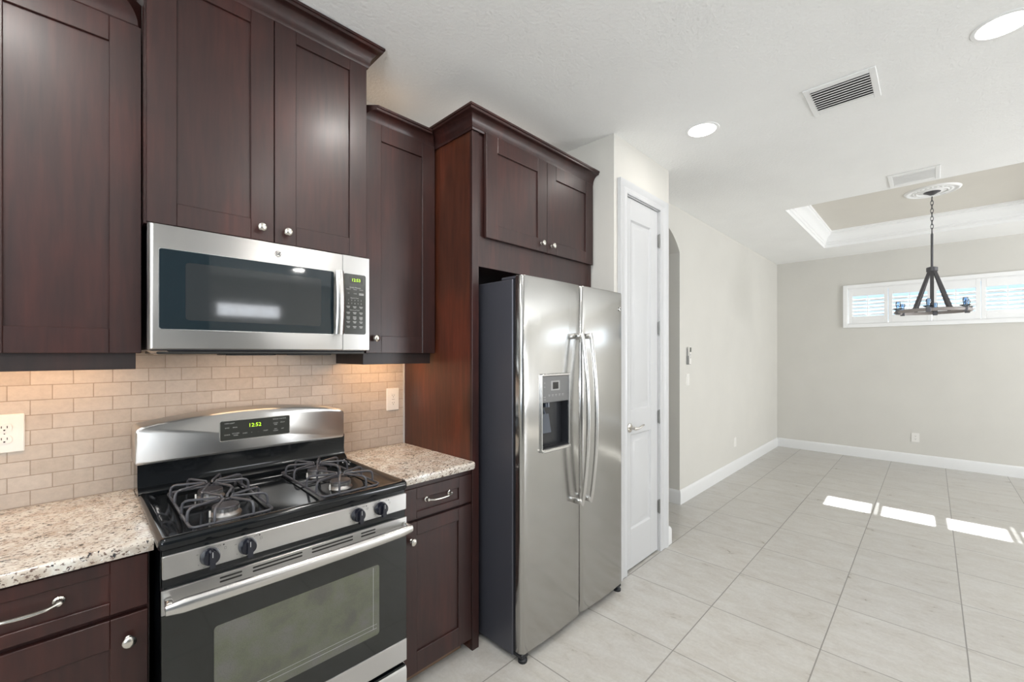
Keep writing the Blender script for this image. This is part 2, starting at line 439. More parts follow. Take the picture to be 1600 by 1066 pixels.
b = BM(); box(b, -3.1, XP, W, W + .12, 0, H); struct('wall_kitchen', b, M['wall'])
b = BM(); box(b, -3.1, -3.0, -5.5, W, 0, .8); box(b, -3.1, -3.0, -5.5, W, 2.3, H); box(b, -3.1, -3.0, -5.5, -2.7, .8, 2.3); box(b, -3.1, -3.0, -.5, W, .8, 2.3)
struct('wall_back', b, M['wall'])
b = BM(); box(b, -3.0, 1.75, -5.5, -5.4, 0, H); box(b, 2.75, 4.8, -5.5, -5.4, 0, H); box(b, 1.75, 2.75, -5.5, -5.4, 0, 2.12); box(b, 1.75, 2.75, -5.5, -5.4, 2.36, H); box(b, 6.2, XF, -5.5, -5.4, 0, H); box(b, 4.8, 6.2, -5.5, -5.4, 2.4, H)
struct('wall_living', b, M['wall'])
b = BM(); box(b, -3.0, 1.15, -2.8, -2.7, 0, H); struct('wall_added_dark', b, M['reflect_dark'])  # unseen wall added to darken reflections and hold light off the left cabinets
# far wall with the high window
WY, WZ0, WZ1 = .875, 1.855, 2.385
b = BM(); box(b, XF, XF + .15, -2.0, -WY, 0, H); box(b, XF, XF + .15, -5.5, -4.0, 0, H); box(b, XF, XF + .15, -4.0, -2.0, 0, 1.9); box(b, XF, XF + .15, -4.0, -2.0, 2.34, H); box(b, XF, XF + .15, WY, YL + .12, 0, H); box(b, XF, XF + .15, -WY, WY, 0, WZ0); box(b, XF, XF + .15, -WY, WY, WZ1, H)
struct('wall_far', b, M['wall'])
# left wall with the arched passage
XA0, XA1, ZS, R, ZC = XH, 4.075, 2.43, .555, 2.105
pts = [(XH, H), (XF, H), (XF, 0), (XA1, 0)]
xc = (XA0 + XA1) / 2; a0 = math.atan2(ZS - ZC, XA1 - xc)
for i in range(25):
    a = a0 + (PI - 2 * a0) * i / 24; pts.append((xc + R * math.cos(a), ZC + R * math.sin(a)))
b = BM(); extrude_poly(b, [(x, YL, z) for x, z in pts], (0, .13, 0)); struct('wall_left', b, M['wall'])
# passage behind the arch
b = BM(); box(b, XA1, XA1 + .1, YL + .13, 4.0, 0, H); struct('wall_passage', b, M['wall'])
b = BM(); box(b, XH - .1, XA1 + .1, 4.0, 4.1, 0, H); struct('wall_hall', b, M['wall'])
# pantry closet
DX0, DX1, DZ = 2.525, 3.005, 2.503
b = BM()
box(b, XP, DX0, YP, YP + .11, 0, H); box(b, DX1, XH, YP, YP + .11, 0, H); box(b, DX0, DX1, YP, YP + .11, DZ, H)
box(b, XP, XP + .09, YP + .11, W + .12, 0, H); box(b, XH - .1, XH, YP + .11, 4.0, 0, H); box(b, XP + .09, XH - .1, W + .02, W + .12, 0, H)
struct('wall_pantry', b, M['wall'])

# baseboards
bp = [(0, 0), (.016, 0), (.016, .108), (.013, .120), (.007, .130), (.002, .134), (0, .134)]
def base(name, path):
    bm = BM(); sweep(bm, path, bp); struct(name, bm, M['baseboard'])
base('baseboard_left', [(XA1, YL + .9), (XA1, YL), (XF, YL)][::1])
base('baseboard_far', [(XF, YL - .016), (XF, -5.38)])
base('baseboard_pantry', [(3.122, YP), (XH, YP), (XH, YP + .3)])

# pantry door: jamb, casing, slab, hinges, lever
door = thing('door_1', None, None, ((DX0 + DX1) / 2, YP, 0), kind='structure')
b = BM()
cp = [(0, 0), (0, .016), (.012, .020), (.022, .016), (.050, .013), (.062, .018), (.078, .023), (.097, .023), (.097, 0)]   # (away from opening, thickness)
def casing_piece(bm, pts3):
    loft(bm, pts3)
iz = DZ; cw = .097; ct = .075
def ringat(px, pz, dirx, dirz):
    return [(px + dirx * o, YP - t, pz + dirz * o) for o, t in cp]
sc = .8
loft(b, [ringat(DX0, 0, -1, 0), ringat(DX0, iz, -1, sc)])
loft(b, [ringat(DX1, 0, 1.2, 0), ringat(DX1, iz, 1.2, sc)])
loft(b, [ringat(DX0, iz, -1, sc), ringat(DX1, iz, 1.2, sc)])
obj('casing', b, M['white'], door)
b = BM(); box(b, DX0, DX0 + .006, YP - .002, YP + .11, 0, iz); box(b, DX1 - .006, DX1, YP - .002, YP + .11, 0, iz); box(b, DX0, DX1, YP - .002, YP + .11, iz - .006, iz)
obj('jamb', b, M['white'], door)
b = BM()
yd = YP + .004; dx0, dx1, dz0, dz1 = DX0 + .008, DX1 - .010, .012, iz - .010
px0, px1 = 2.605, 2.888
pans = [(.27, .91), (1.07, 2.352)]
box(b, dx0, dx1, yd + .016, yd + .035, dz0, dz1)
box(b, dx0, px0, yd, yd + .018, dz0, dz1, .0015); box(b, px1, dx1, yd, yd + .018, dz0, dz1, .0015)
for z0, z1 in ((dz0, .27), (.91, 1.07), (2.352, dz1)): box(b, px0, px1, yd + .0004, yd + .018, z0, z1)
for z0, z1 in pans:
    def rr(i, y): return [(px0 + i, y, z0 + i), (px1 - i, y, z0 + i), (px1 - i, y, z1 - i), (px0 + i, y, z1 - i)]
    loft(b, [rr(0, yd), rr(.010, yd + .010), rr(.022, yd + .012), rr(.050, yd + .003), rr(.056, yd + .002)], False, True)
obj('door_slab', b, M['white'], door)
for z in (2.28, 1.64, .99, .33):
    b = BM(); tube(b, [(DX1 - .004, YP - .008, z - .045), (DX1 - .004, YP - .008, z + .045)], .0062, 10)
    for s in (-1, 1): tube(b, [(DX1 - .004, YP - .008, z + s * .045), (DX1 - .004, YP - .008, z + s * .052)], .0045, 10)
    box(b, DX1 - .014, DX1 + .010, YP - .006, YP + .002, z - .045, z + .045)
    obj('hinge', b, M['hinge'], door)
b = BM(); hx, hz = 2.585, .958
lathe(b, [(0, 0), (.031, 0), (.031, .006), (.024, .010), (.012, .012), (.011, .045), (.013, .05), (0, .052)], (hx, yd, hz), (0, -1, 0), 20)
tube(b, [(hx - .004, yd - .045, hz), (hx + .02, yd - .048, hz - .002), (hx + .045, yd - .050, hz - .001), (hx + .07, yd - .050, hz + .007), (hx + .09, yd - .049, hz + .011), (hx + .112, yd - .046, hz + .010)], [.010, .0095, .008, .007, .0065, .006], 10)
obj('lever_handle', b, M['nickel'], door)

# far window: shutter frame, four shutter panels, glass
win = thing('window_1', None, None, (XF, 0, WZ0), kind='structure')
def yzframe(bm, y0, y1, z0, z1, w, x0, x1, wz=None, bev=.002):
    wz = wz or w
    box(bm, x0, x1, y0, y0 + w, z0, z1, bev); box(bm, x0, x1, y1 - w, y1, z0, z1, bev)
    box(bm, x0, x1, y0 + w, y1 - w, z0, z0 + wz, bev); box(bm, x0, x1, y0 + w, y1 - w, z1 - wz, z1, bev)
b = BM(); yzframe(b, -.912, .912, 1.818, 2.422, .05, XF - .025, XF, None, .003)
yzframe(b, -.872, .872, WZ0 + .004, WZ1 - .004, .018, XF, XF + .05)
obj('window_frame', b, M['moulding'], win)
b = BM(); yzframe(b, -.872, .872, WZ0 + .004, WZ1 - .004, .03, XF + .10, XF + .13)
for y in (0,): box(b, XF + .10, XF + .13, y - .02, y + .02, WZ0, WZ1)
obj('sash', b, M['moulding'], win)
b = BM(); box(b, XF + .112, XF + .116, -.86, .86, WZ0 + .02, WZ1 - .02); obj('pane', b, M['glass'], win)
for k in range(4):
    y0 = -.852 + k * .426; y1 = y0 + .424; zb, zt = WZ0 + .022, WZ1 - .022
    b = BM(); yzframe(b, y0 + .001, y1 - .001, zb, zt, .042, XF + .005, XF + .032, .100)
    sh = obj('shutter_panel', b, M['moulding'], win)
    b = BM(); z = zb + .128; th = math.radians(40.1); hw = .028
    while z < zt - .11:
        c, s = math.cos(th) * hw, math.sin(th) * hw; cx = XF + .02
        dx, dz_ = -math.sin(th) * .0035, math.cos(th) * .0035
        extrude_poly(b, [(cx - c, y0 + .044, z - s), (cx + dx, y0 + .044, z + dz_), (cx + c, y0 + .044, z + s), (cx - dx, y0 + .044, z - dz_)], (0, y1 - y0 - .088, 0))
        z += .050
    obj('louvers', b, M['moulding'], sh)
    b = BM(); box(b, XF - .020, XF - .012, (y0 + y1) / 2 - .005, (y0 + y1) / 2 + .005, zb + .11, zt - .11); obj('tilt_rod', b, M['moulding'], sh)

# living-room sliding door, back window, dining side window (seen only as reflections)
def glazing(name, ax, c, a0, a1, z0, z1, nm):
    w = thing(name, None, None, ((a0 + a1) / 2, c, z0) if ax == 'y' else (c, (a0 + a1) / 2, z0), kind='structure')
    b = BM(); st = (a1 - a0) / nm
    def bx(p0, p1, q0, q1):
        if ax == 'y': box(b, p0, p1, c - .03, c + .03, q0, q1)
        else: box(b, c - .03, c + .03, p0, p1, q0, q1)
    for i in range(nm + 1):
        p = a0 + st * i; bx(max(a0, p - .04), min(a1, p + .04), z0, z1)
    bx(a0, a1, z0, z0 + .06); bx(a0, a1, z1 - .06, z1)
    obj('frame', b, M['white'], w)
glazing('door_2', 'y', -5.45, 4.8, 6.2, 0, 2.4, 2)
glazing('window_2', 'x', -3.05, -2.7, -.5, .8, 2.3, 2)
glazing('window_4', 'y', -5.45, 1.75, 2.75, 2.12, 2.36, 3)
glazing('window_3', 'x', XF + .07, -4.0, -2.0, 1.9, 2.34, 4)

# ------------------------------------------------------------------ ceiling fittings
def can(x, y, label, power=8, r=.078):
    t = thing('recessed_ceiling_light', label, 'ceiling light', (x, y, H), 'recessed ceiling lights')
    b = BM(); lathe(b, [(r, -.001), (r + .004, -.004), (r + .018, -.003), (r + .021, .0), (r, .0)], (x, y, H), (0, 0, 1), 32)
    obj('trim_ring', b, M['moulding'], t)
    b = BM(); lathe(b, [(0, -.0025), (r, -.0025), (r, -.0005), (0, -.0005)], (x, y, H), (0, 0, 1), 32)
    obj('lens', b, M['lens'], t)
    a = area('ceiling_light_glow', (x, y, H - .012), (0, 0, -1), r * 2, r * 2, power, (1, .96, .92), 'DISK')
    return t
can(2.735, 1.026, 'small round recessed ceiling light above the white pantry door', 1.2)
can(2.755, -.215, 'large round recessed ceiling light at the top right corner of the picture', 5)
for x, y, l in ((1.12, 1.03, 'above the walkway in front of the range'), (1.12, -.215, 'above the middle of the kitchen floor'), (-.22, 1.03, 'above the counter left of the range'),
                (-.55, -.215, 'above the camera side of the kitchen'), (3.6, -3.9, 'over the living room side by the glass door'), (2.6, -3.9, 'over the living room middle, added to brighten the wall')):  # living-room middle lamp is added to brighten the wall the microwave reflects
    can(x, y, 'recessed ceiling light out of frame ' + l)

def vent(name_label, x0, x1, y0, y1, slats_along_y=True, open_=True, nsl=9):
    t = thing('air_vent', name_label, 'vent', ((x0 + x1) / 2, (y0 + y1) / 2, H), 'ceiling air vents')
    b = BM(); fx, fy = .042, .028
    def fr(a0, a1, c0, c1): box(b, a0, a1, c0, c1, H - .006, H, .002)
    fr(x0, x1, y0, y0 + fy); fr(x0, x1, y1 - fy, y1); fr(x0, x0 + fx, y0 + fy, y1 - fy); fr(x1 - fx, x1, y0 + fy, y1 - fy)
    obj('frame', b, M['moulding'], t)
    b = BM(); box(b, x0 + fx, x1 - fx, y0 + fy, y1 - fy, H - .0006, H - .0001); obj('throat', b, M['ventdark'] if open_ else M['moulding'], t)
    b = BM(); n = nsl; st = (x1 - x0 - 2 * fx) / n
    for i in range(n):
        c = x0 + fx + st * (i + .5); w = st * (.42 if open_ else .49); zz = H - (.006 if open_ else .004); hh = (.0032 if open_ else .0008)
        extrude_poly(b, [(c - w, y0 + fy, zz - hh), (c - w + .002, y0 + fy, zz - hh - .001), (c + w, y0 + fy, zz + hh - .0006), (c + w - .002, y0 + fy, zz + hh)], (0, y1 - y0 - 2 * fy, 0))
    obj('slats', b, M['moulding'], t)
vent('white ceiling air vent with dark open slats, between the two recessed lights', 2.707, 3.035, .195, .495)
vent('white closed-slat ceiling vent just in front of the tray recess', 4.462, 4.785, -.046, .253, True, False, 11)

# medallion
CX_, CY_ = 5.87, 0.0
b = BM(); prof = [(u * .715, v) for u, v in [(.04, 0), (.05, -.016), (.09, -.016), (.105, -.010), (.15, -.010), (.16, -.016), (.17, -.010), (.215, -.008), (.24, -.008), (.252, -.014), (.265, -.014), (.285, -.005), (.29, 0)]]
lathe(b, prof, (CX_, CY_, TZ), (0, 0, 1), 64)
for i in range(24):
    a = 2 * PI * i / 24; c = (CX_ + .137 * math.cos(a), CY_ + .137 * math.sin(a), TZ - .008)
    lathe(b, [(0, -.007), (.010, -.005), (.015, 0), (0, .001)], c, (0, 0, 1), 8)
tag(obj('ceiling_medallion', b, M['moulding']), 'round ornate white plaster medallion in the ceiling recess above the chandelier', 'ceiling medallion')

# chandelier
ch = thing('chandelier', 'dark metal ring chandelier hanging on a chain in front of the high window', 'chandelier', (CX_, CY_, TZ - .02))
b = BM(); lathe(b, [(0, -.028), (.015, -.028), (.045, -.010), (.062, -.003), (.064, 0), (0, 0)], (CX_, CY_, TZ - .016), (0, 0, 1), 28); obj('canopy', b, M['bronze'], ch)
b = BM(); z = TZ - .06; k = 0; zr = 2.625
while z - .046 > zr - .02:
    a = (PI / 2 if k % 2 else 0) + .3
    pts = []
    for i in range(12):
        p = 2 * PI * i / 12; u = .0105 * math.cos(p); v = .026 * math.sin(p)
        pts.append((CX_ + u * math.cos(a), CY_ + u * math.sin(a), z - .022 + v))
    tube(b, pts, .0026, 6, True); z -= .0385; k += 1
obj('chain', b, M['bronze'], ch)
b = BM(); tube(b, [(CX_, CY_, zr), (CX_, CY_, 2.28)], .0095, 12); tube(b, [(CX_, CY_, zr - .0), (CX_, CY_, zr + .02)], [.007, .004], 10); obj('rod', b, M['bronze'], ch)
b = BM(); lathe(b, [(0, .035), (.015, .035), (.038, .028), (.042, .025), (.042, -.012), (.038, -.015), (0, -.015)], (CX_, CY_, 2.27), (0, 0, 1), 24); obj('hub', b, M['bronze'], ch)
ZR, RR = 1.868, .268
for fdeg in (-27, 0, 28, 152, 180, 207):
    a = PI + math.radians(fdeg); ca, sa = math.cos(a), math.sin(a)
    b = BM(); p0 = Vector((CX_ + .034 * ca, CY_ + .034 * sa, 2.268)); p1 = Vector((CX_ + (RR) * ca, CY_ + RR * sa, ZR + .01))
    side = Vector((-sa, ca, 0)) * .014; nrm_ = (p1 - p0).normalized().cross(side.normalized()) * .003
    loft(b, [[p0 + side + nrm_, p0 - side + nrm_, p0 - side - nrm_, p0 + side - nrm_], [p1 + side + nrm_, p1 - side + nrm_, p1 - side - nrm_, p1 + side - nrm_]])
    obj('arm', b, M['bronze'], ch)
b = BM(); ring = []
for i in range(64):
    a = 2 * PI * i / 64; ring.append((CX_ + RR * math.cos(a), CY_ + RR * math.sin(a), ZR))
tube(b, ring, .016, 8, True, (.7, 1.0)); obj('ring', b, M['greywood'], ch)
for i in range(6):
    a = PI + math.radians(-65 + 60 * i); c = (CX_ + RR * math.cos(a), CY_ + RR * math.sin(a), ZR + .018)
    b = BM(); box(b, c[0] - .018, c[0] + .018, c[1] - .018, c[1] + .018, ZR - .024, ZR + .022, .003); br = obj('bracket', b, M['bronze'], ch)
    b = BM(); lathe(b, [(0, .003), (.022, .004), (.040, .014), (.042, .018), (.022, .009), (.014, .014), (.015, .035), (.020, .060), (.016, .085), (.013, .083), (.012, .02), (0, .012)], c, (0, 0, 1), 18)
    obj('glass_cup', b, M['cupglass'], ch)

# ------------------------------------------------------------------ cabinets
def shaker(bm, x0, x1, z0, z1, y, s=.079, rt=None, rb=None, th=.02, rec=.0085):
    rt = rt or s; rb = rb or s; e = .0016
    box(bm, x0, x0 + s, y, y + th, z0, z1, e); box(bm, x1 - s, x1, y, y + th, z0, z1, e)
    box(bm, x0 + s, x1 - s, y, y + th, z1 - rt, z1, e); box(bm, x0 + s, x1 - s, y, y + th, z0, z0 + rb, e)
    box(bm, x0 + s - .002, x1 - s + .002, y + rec, y + th - .001, z0 + rb - .002, z1 - rt + .002)
def knob(parent, x, y, z):
    b = BM(); lathe(b, [(0, 0), (.009, 0), (.009, .002), (.0055, .005), (.005, .013), (.008, .017), (.0135, .019), (.0155, .022), (.0155, .025), (.013, .028), (.006, .030), (0, .0305)], (x, y, z), (0, -1, 0), 20)
    return obj('knob', b, M['nickel'], parent)
def pull(parent, x0, x1, y, z):
    b = BM()
    for x in (x0, x1): lathe(b, [(0, 0), (.012, 0), (.012, .003), (.008, .006), (.0065, .02), (0, .021)], (x, y, z), (0, -1, 0), 14)
    L = x1 - x0; pts = []; rs = []
    for i in range(17):
        t = i / 16; s_ = math.sin(PI * t)
        pts.append((x0 + L * t, y - .014 - .014 * min(1, s_ * 1.8), z - .004 * s_)); rs.append(.0075 - .0015 * abs(math.cos(PI * t)) + (.004 if i in (0, 16) else 0))
    tube(b, pts, rs, 10, False, (1.0, .75))
    return obj('pull_handle', b, M['nickel'], parent)
crown_prof = [(0, 0), (.006, 0), (.008, .010)] + [(.010 + .042 * (1 - math.cos(t * PI / 2 / 8)), .012 + .056 * math.sin(t * PI / 2 / 8)) for t in range(9)] + [(.054, .070), (.055, .078), (.060, .080), (.060, .090), (0, .090)]

# upper cabinet left of the microwave
c = thing('upper_cabinet', 'dark cherry upper cabinet at the left edge of the picture, over the double outlet', 'cabinet', (-.23, W, 1.456), 'dark cherry kitchen cabinets')
b = BM(); box(b, -.615, .153, 1.922, W - .010, 1.458, 2.55); obj('carcass', b, M['wood'], c)
for x0, x1, kx in ((-.225, .155, None), (-.611, -.229, -.26)):
    b = BM(); shaker(b, x0, x1, 1.456, 2.547, 1.90); d = obj('door', b, M['wood'], c)
    if kx: knob(d, kx, 1.90, 1.52)
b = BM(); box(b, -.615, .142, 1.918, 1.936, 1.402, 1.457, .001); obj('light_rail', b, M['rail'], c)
b = BM()
def mitre_run(bm, x0, x1, y, z, l_in, r_in):
    R0 = [(x0 + (o if l_in else 0), y - o, z + u) for o, u in crown_prof]; R1 = [(x1 - (o if r_in else 0), y - o, z + u) for o, u in crown_prof]
    loft(bm, [R0, R1])
mitre_run(b, -.615, .157, 1.92, 2.545, False, True); box(b, -.615, .155, 1.92, 1.94, 2.545, 2.60); obj('crown_moulding', b, M['wood'], c)

# tall cabinet above the microwave
c = thing('upper_cabinet', 'tall two-door dark cherry upper cabinet directly above the microwave', 'cabinet', (.544, W, 1.89), 'dark cherry kitchen cabinets')
b = BM(); box(b, .158, .930, 1.862, W - .010, 1.887, 2.80); obj('carcass', b, M['wood'], c)
for x0, x1, kx in ((.163, .543, .4975), (.546, .927, .590)):
    b = BM(); shaker(b, x0, x1, 1.889, 2.772, 1.84, rb=.077, rt=.064); d = obj('door', b, M['wood'], c)
    knob(d, kx, 1.84, 1.936)
b = BM(); sweep(b, [(.158, W - .01), (.158, 1.845), (.930, 1.845), (.930, W - .01)], crown_prof, False, 2.756); obj('crown_moulding', b, M['wood'], c)
b = BM(); box(b, .160, .928, 1.848, 1.87, 2.756, 2.845); obj('top_fascia', b, M['wood'], c)

# slim cabinet right of the microwave
c = thing('upper_cabinet', 'slim single-door dark cherry upper cabinet between the microwave and the refrigerator panel', 'cabinet', (1.14, W, 1.456), 'dark cherry kitchen cabinets')
b = BM(); box(b, .933, 1.352, 1.922, W - .010, 1.458, 2.56); obj('carcass', b, M['wood'], c)
b = BM(); shaker(b, .954, 1.344, 1.456, 2.558, 1.90, rb=.083); d = obj('door', b, M['wood'], c); knob(d, .999, 1.90, 1.527)
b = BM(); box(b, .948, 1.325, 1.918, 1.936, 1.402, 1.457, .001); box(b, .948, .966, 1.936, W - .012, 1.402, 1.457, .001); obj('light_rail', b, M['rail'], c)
b = BM(); mitre_run(b, .933, 1.354, 1.915, 2.530, True, True); box(b, .935, 1.353, 1.915, 1.94, 2.53, 2.60); obj('crown_moulding', b, M['wood'], c)

# refrigerator surround cabinet
c = thing('refrigerator_cabinet', 'dark cherry cabinet over the refrigerator with a tall side panel and two small doors', 'cabinet', (1.86, W, 0), 'dark cherry kitchen cabinets')
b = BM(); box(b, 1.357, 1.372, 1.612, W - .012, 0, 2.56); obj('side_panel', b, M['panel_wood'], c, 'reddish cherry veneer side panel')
b = BM(); box(b, 1.355, 1.397, 1.605, 1.625, 0, 2.56, .001); box(b, 1.372, 1.397, 1.625, W - .012, 0, 2.56); box(b, 2.345, 2.372, 1.605, W - .012, 0, 2.56, .001); obj('stile', b, M['wood'], c)
b = BM(); box(b, 1.397, 2.345, 1.612, W - .012, 2.03, 2.56); box(b, 1.397, 2.345, 1.607, 1.63, 1.886, 2.04, .001); box(b, 1.397, 2.345, 1.63, W - .012, 1.89, 1.91); obj('carcass', b, M['wood'], c)
for x0, x1, kx in ((1.430, 1.900, 1.848), (1.904, 2.366, 1.940)):
    b = BM(); shaker(b, x0, x1, 2.033, 2.556, 1.585, rb=.073); d = obj('door', b, M['wood'], c); knob(d, kx, 1.585, 2.079)
b = BM(); sweep(b, [(1.355, W - .31), (1.355, 1.603), (2.380, 1.603)], crown_prof, False, 2.548); obj('crown_moulding', b, M['wood'], c)
b = BM(); box(b, 1.36, 2.37, 1.61, 1.64, 2.55, 2.63); box(b, 1.36, 1.38, 1.64, W - .012, 2.55, 2.63); obj('top_fascia', b, M['wood'], c)

# base cabinets
c = thing('base_cabinet', 'dark cherry base cabinet left of the range, in the lower left corner', 'cabinet', (-.08, W, 0), 'dark cherry kitchen cabinets')
b = BM(); box(b, -.75, .150, 1.625, W - .001, .06, .893); box(b, -.75, .148, 1.69, W - .002, 0, .06); obj('carcass', b, M['wood'], c)
b = BM(); shaker(b, -.31, .145, .738, .884, 1.605, .079, .034, .034); d = obj('drawer_front', b, M['wood'], c); pull(d, -.145, -.030, 1.611, .816)
b = BM(); shaker(b, -.31, .145, .063, .724, 1.605); d = obj('door', b, M['wood'], c); knob(d, .104, 1.605, .658)
b = BM(); shaker(b, -.75, -.315, .063, .884, 1.605); obj('door', b, M['wood'], c)
c = thing('base_cabinet', 'narrow dark cherry base cabinet between the range and the refrigerator', 'cabinet', (1.14, W, 0), 'dark cherry kitchen cabinets')
b = BM(); box(b, .932, 1.353, 1.625, W - .001, .06, .893); box(b, .934, 1.35, 1.69, W - .002, 0, .06); obj('carcass', b, M['wood'], c)
b = BM(); shaker(b, .962, 1.350, .734, .868, 1.605, .077, .050, .030); d = obj('drawer_front', b, M['wood'], c); pull(d, 1.094, 1.220, 1.611, .806)
b = BM(); shaker(b, .962, 1.350, .063, .722, 1.605, .079, .06, .09); d = obj('door', b, M['wood'], c); knob(d, 1.012, 1.605, .646)
b = BM(); box(b, .932, 1.353, 1.612, 1.626, .868, .893); obj('face_frame', b, M['wood'], c)
b = BM(); box(b, .94, 1.33, 1.662, 1.676, 0, .045, .003); obj('shoe_strip', b, M['toe'], c, 'tan strip along the toe kick')

# countertops
def counter(x0, x1, label):
    y0, y1, z0, z1, r = 1.583, W - .009, .893, .928, .012
    pr = [(y1, z0), (y1, z1)] + [(y0 + r - r * math.sin(a * PI / 12), z1 - r + r * math.cos(a * PI / 12)) for a in range(7)] + [(y0 + .004, z0 + .001), (y0 + .008, z0)]
    b = BM(); extrude_poly(b, [(x0, y, z) for y, z in pr], (x1 - x0, 0, 0))
    return tag(obj('countertop', b, M['granite'], smooth=60), label, 'countertop', 'granite countertops')
counter(-.75, .156, 'speckled cream granite countertop left of the range')
counter(.926, 1.354, 'short speckled cream granite countertop between the range and the tall cabinet panel')

# backsplash
b = BM(); box(b, -1.2, 1.346, W - .008, W - .0005, .88, 1.50)
tag(obj('tile_backsplash', b, M['backsplash']), 'beige stone subway tile backsplash on the kitchen wall behind the range', 'backsplash')
b = BM(); box(b, 1.346, 1.3555, W - .010, W - .001, .929, 1.40)
struct('trim_2', b, M['white'])

# ------------------------------------------------------------------ outlets, plates, remote
def receptacle(bm_face, bm_slot, x, y, z, s=1):
    pts = []
    for i in range(24):
        a = 2 * PI * i / 24; pts.append((x + .0172 * s * math.cos(a), max(-.0125 * s, min(.0125 * s, .0172 * s * math.sin(a)))))
    extrude_poly(bm_face, [(px, y, z + pz) for px, pz in pts], (0, -.003, 0))
    for dx in (-.0063, .0063): box(bm_slot, x + dx - .001, x + dx + .001, y - .0036, y - .0028, z - .0005, z + .007)
    lathe(bm_slot, [(0, 0), (.0025, 0), (.0025, .0006), (0, .0006)], (x, y - .0029, z - .007), (0, -1, 0), 10)
def outlet(name, label, x0, x1, z0, z1, y, centers, kind='duplex', cat='outlet'):
    t = thing(name, label, cat, ((x0 + x1) / 2, y, z0))
    b = BM(); slab(b, x0, x1, z0, z1, y - .006, y, .004, .0025); obj('cover_plate', b, M['white_plastic'], t)
    zc = (z0 + z1) / 2
    for cx in centers:
        if kind == 'duplex':
            for s_ in (.0195, -.0195):
                bf, bs = BM(), BM(); receptacle(bf, bs, cx, y - .006, zc + s_)
                rc = obj('receptacle', bf, M['white_plastic'], t); obj('slots', bs, M['slot'], rc)
            bs = BM(); lathe(bs, [(0, 0), (.002, 0), (.002, .0005), (0, .0005)], (cx, y - .006, zc), (0, -1, 0), 8); obj('screw', bs, M['nickel'], t)
        elif kind == 'gfci':
            bf, bs = BM(), BM()
            box(bf, cx - .0165, cx + .0165, y - .0085, y - .006, zc - .033, zc + .033, .001)
            for s_ in (1, -1):
                for dx in (-.006, .006): box(bs, cx + dx - .001, cx + dx + .001, y - .0088, y - .0083, zc + s_ * .021 - .001, zc + s_ * .021 + .006)
                lathe(bs, [(0, 0), (.0024, 0), (.0024, .0004), (0, .0004)], (cx, y - .0084, zc + s_ * .021 - .007), (0, -1, 0), 10)
            box(bs, cx - .009, cx + .009, y - .0088, y - .0084, zc - .0008, zc + .0008)
            rc = obj('receptacle', bf, M['white_plastic'], t); obj('slots', bs, M['slot'], rc)
        else:
            bf = BM(); box(bf, cx - .0165, cx + .0165, y - .0085, y - .006, zc - .033, zc + .033, .001); obj('rocker', bf, M['white_plastic'], t)
    return t
yb = W - .008
outlet('wall_outlet', 'double white power outlet on the tile backsplash at the left edge, above the left countertop', -.239, -.121, 1.121, 1.250, yb, (-.166, -.205 - .007))
outlet('wall_outlet', 'single white outlet on the tile backsplash above the short right countertop', 1.238, 1.316, 1.127, 1.255, yb, (1.277,), 'gfci')
outlet('wall_plate', 'low white cover plate on the left dining room wall above the baseboard', 5.655, 5.728, .30, .415, YL, (5.69,), 'switch', 'wall plate')
outlet('light_switch', 'white light switch plate under the remote holder by the arched opening', 4.222, 4.294, 1.135, 1.250, YL, (4.258,), 'switch', 'light switch')
# far outlet faces -x
t = thing('wall_outlet', 'small white outlet on the far dining room wall under the window', 'outlet', (XF, .155, .29))
b = BM(); rr2 = rrect(.117, .193, .292, .408, .004)
loft(b, [[(XF, y, z) for y, z in rr2], [(XF - .005, y, z) for y, z in rr2]]); obj('cover_plate', b, M['white_plastic'], t)
for zc in (.370, .331):
    bf, bs = BM(), BM()
    pts = [(XF - .005, .155 + .0172 * math.cos(2 * PI * i / 20), zc + max(-.0125, min(.0125, .0172 * math.sin(2 * PI * i / 20)))) for i in range(20)]
    extrude_poly(bf, pts, (-.003, 0, 0))
    for dy in (-.006, .006): box(bs, XF - .0087, XF - .0079, .155 + dy - .001, .155 + dy + .001, zc, zc + .007)
    box(bs, XF - .0087, XF - .0079, .1525, .1575, zc - .009, zc - .005)
    rc = obj('receptacle', bf, M['white_plastic'], t); obj('slots', bs, M['slot'], rc)
# remote in wall holder
t = thing('remote_holder', 'small grey wall cradle by the arched opening that holds the white remote', 'holder', (4.26, YL, 1.345))
b = BM(); box(b, 4.235, 4.285, YL - .012, YL, 1.345, 1.50, .002); box(b, 4.232, 4.238, YL - .024, YL, 1.345, 1.43, .001); box(b, 4.282, 4.288, YL - .024, YL, 1.345, 1.43, .001); obj('cradle', b, M['holder'], t)
t = thing('remote_control', 'slim white remote control with a grey screen on the wall beside the arched opening', 'remote control', (4.26, YL - .013, 1.347))
b = BM(); slab(b, 4.240, 4.280, 1.347, 1.515, YL - .030, YL - .0125, .006, .002); obj('body', b, M['white_plastic'], t)
b = BM(); slab(b, 4.242, 4.278, 1.468, 1.513, YL - .0312, YL - .0295, .003); obj('screen', b, M['remgrey'], t)
b = BM()
for i in range(3):
    for j in range(2): box(b, 4.248 + j * .014, 4.258 + j * .014, YL - .0312, YL - .030, 1.44 - i * .016, 1.448 - i * .016, .0004)
obj('buttons', b, M['holder'], t)

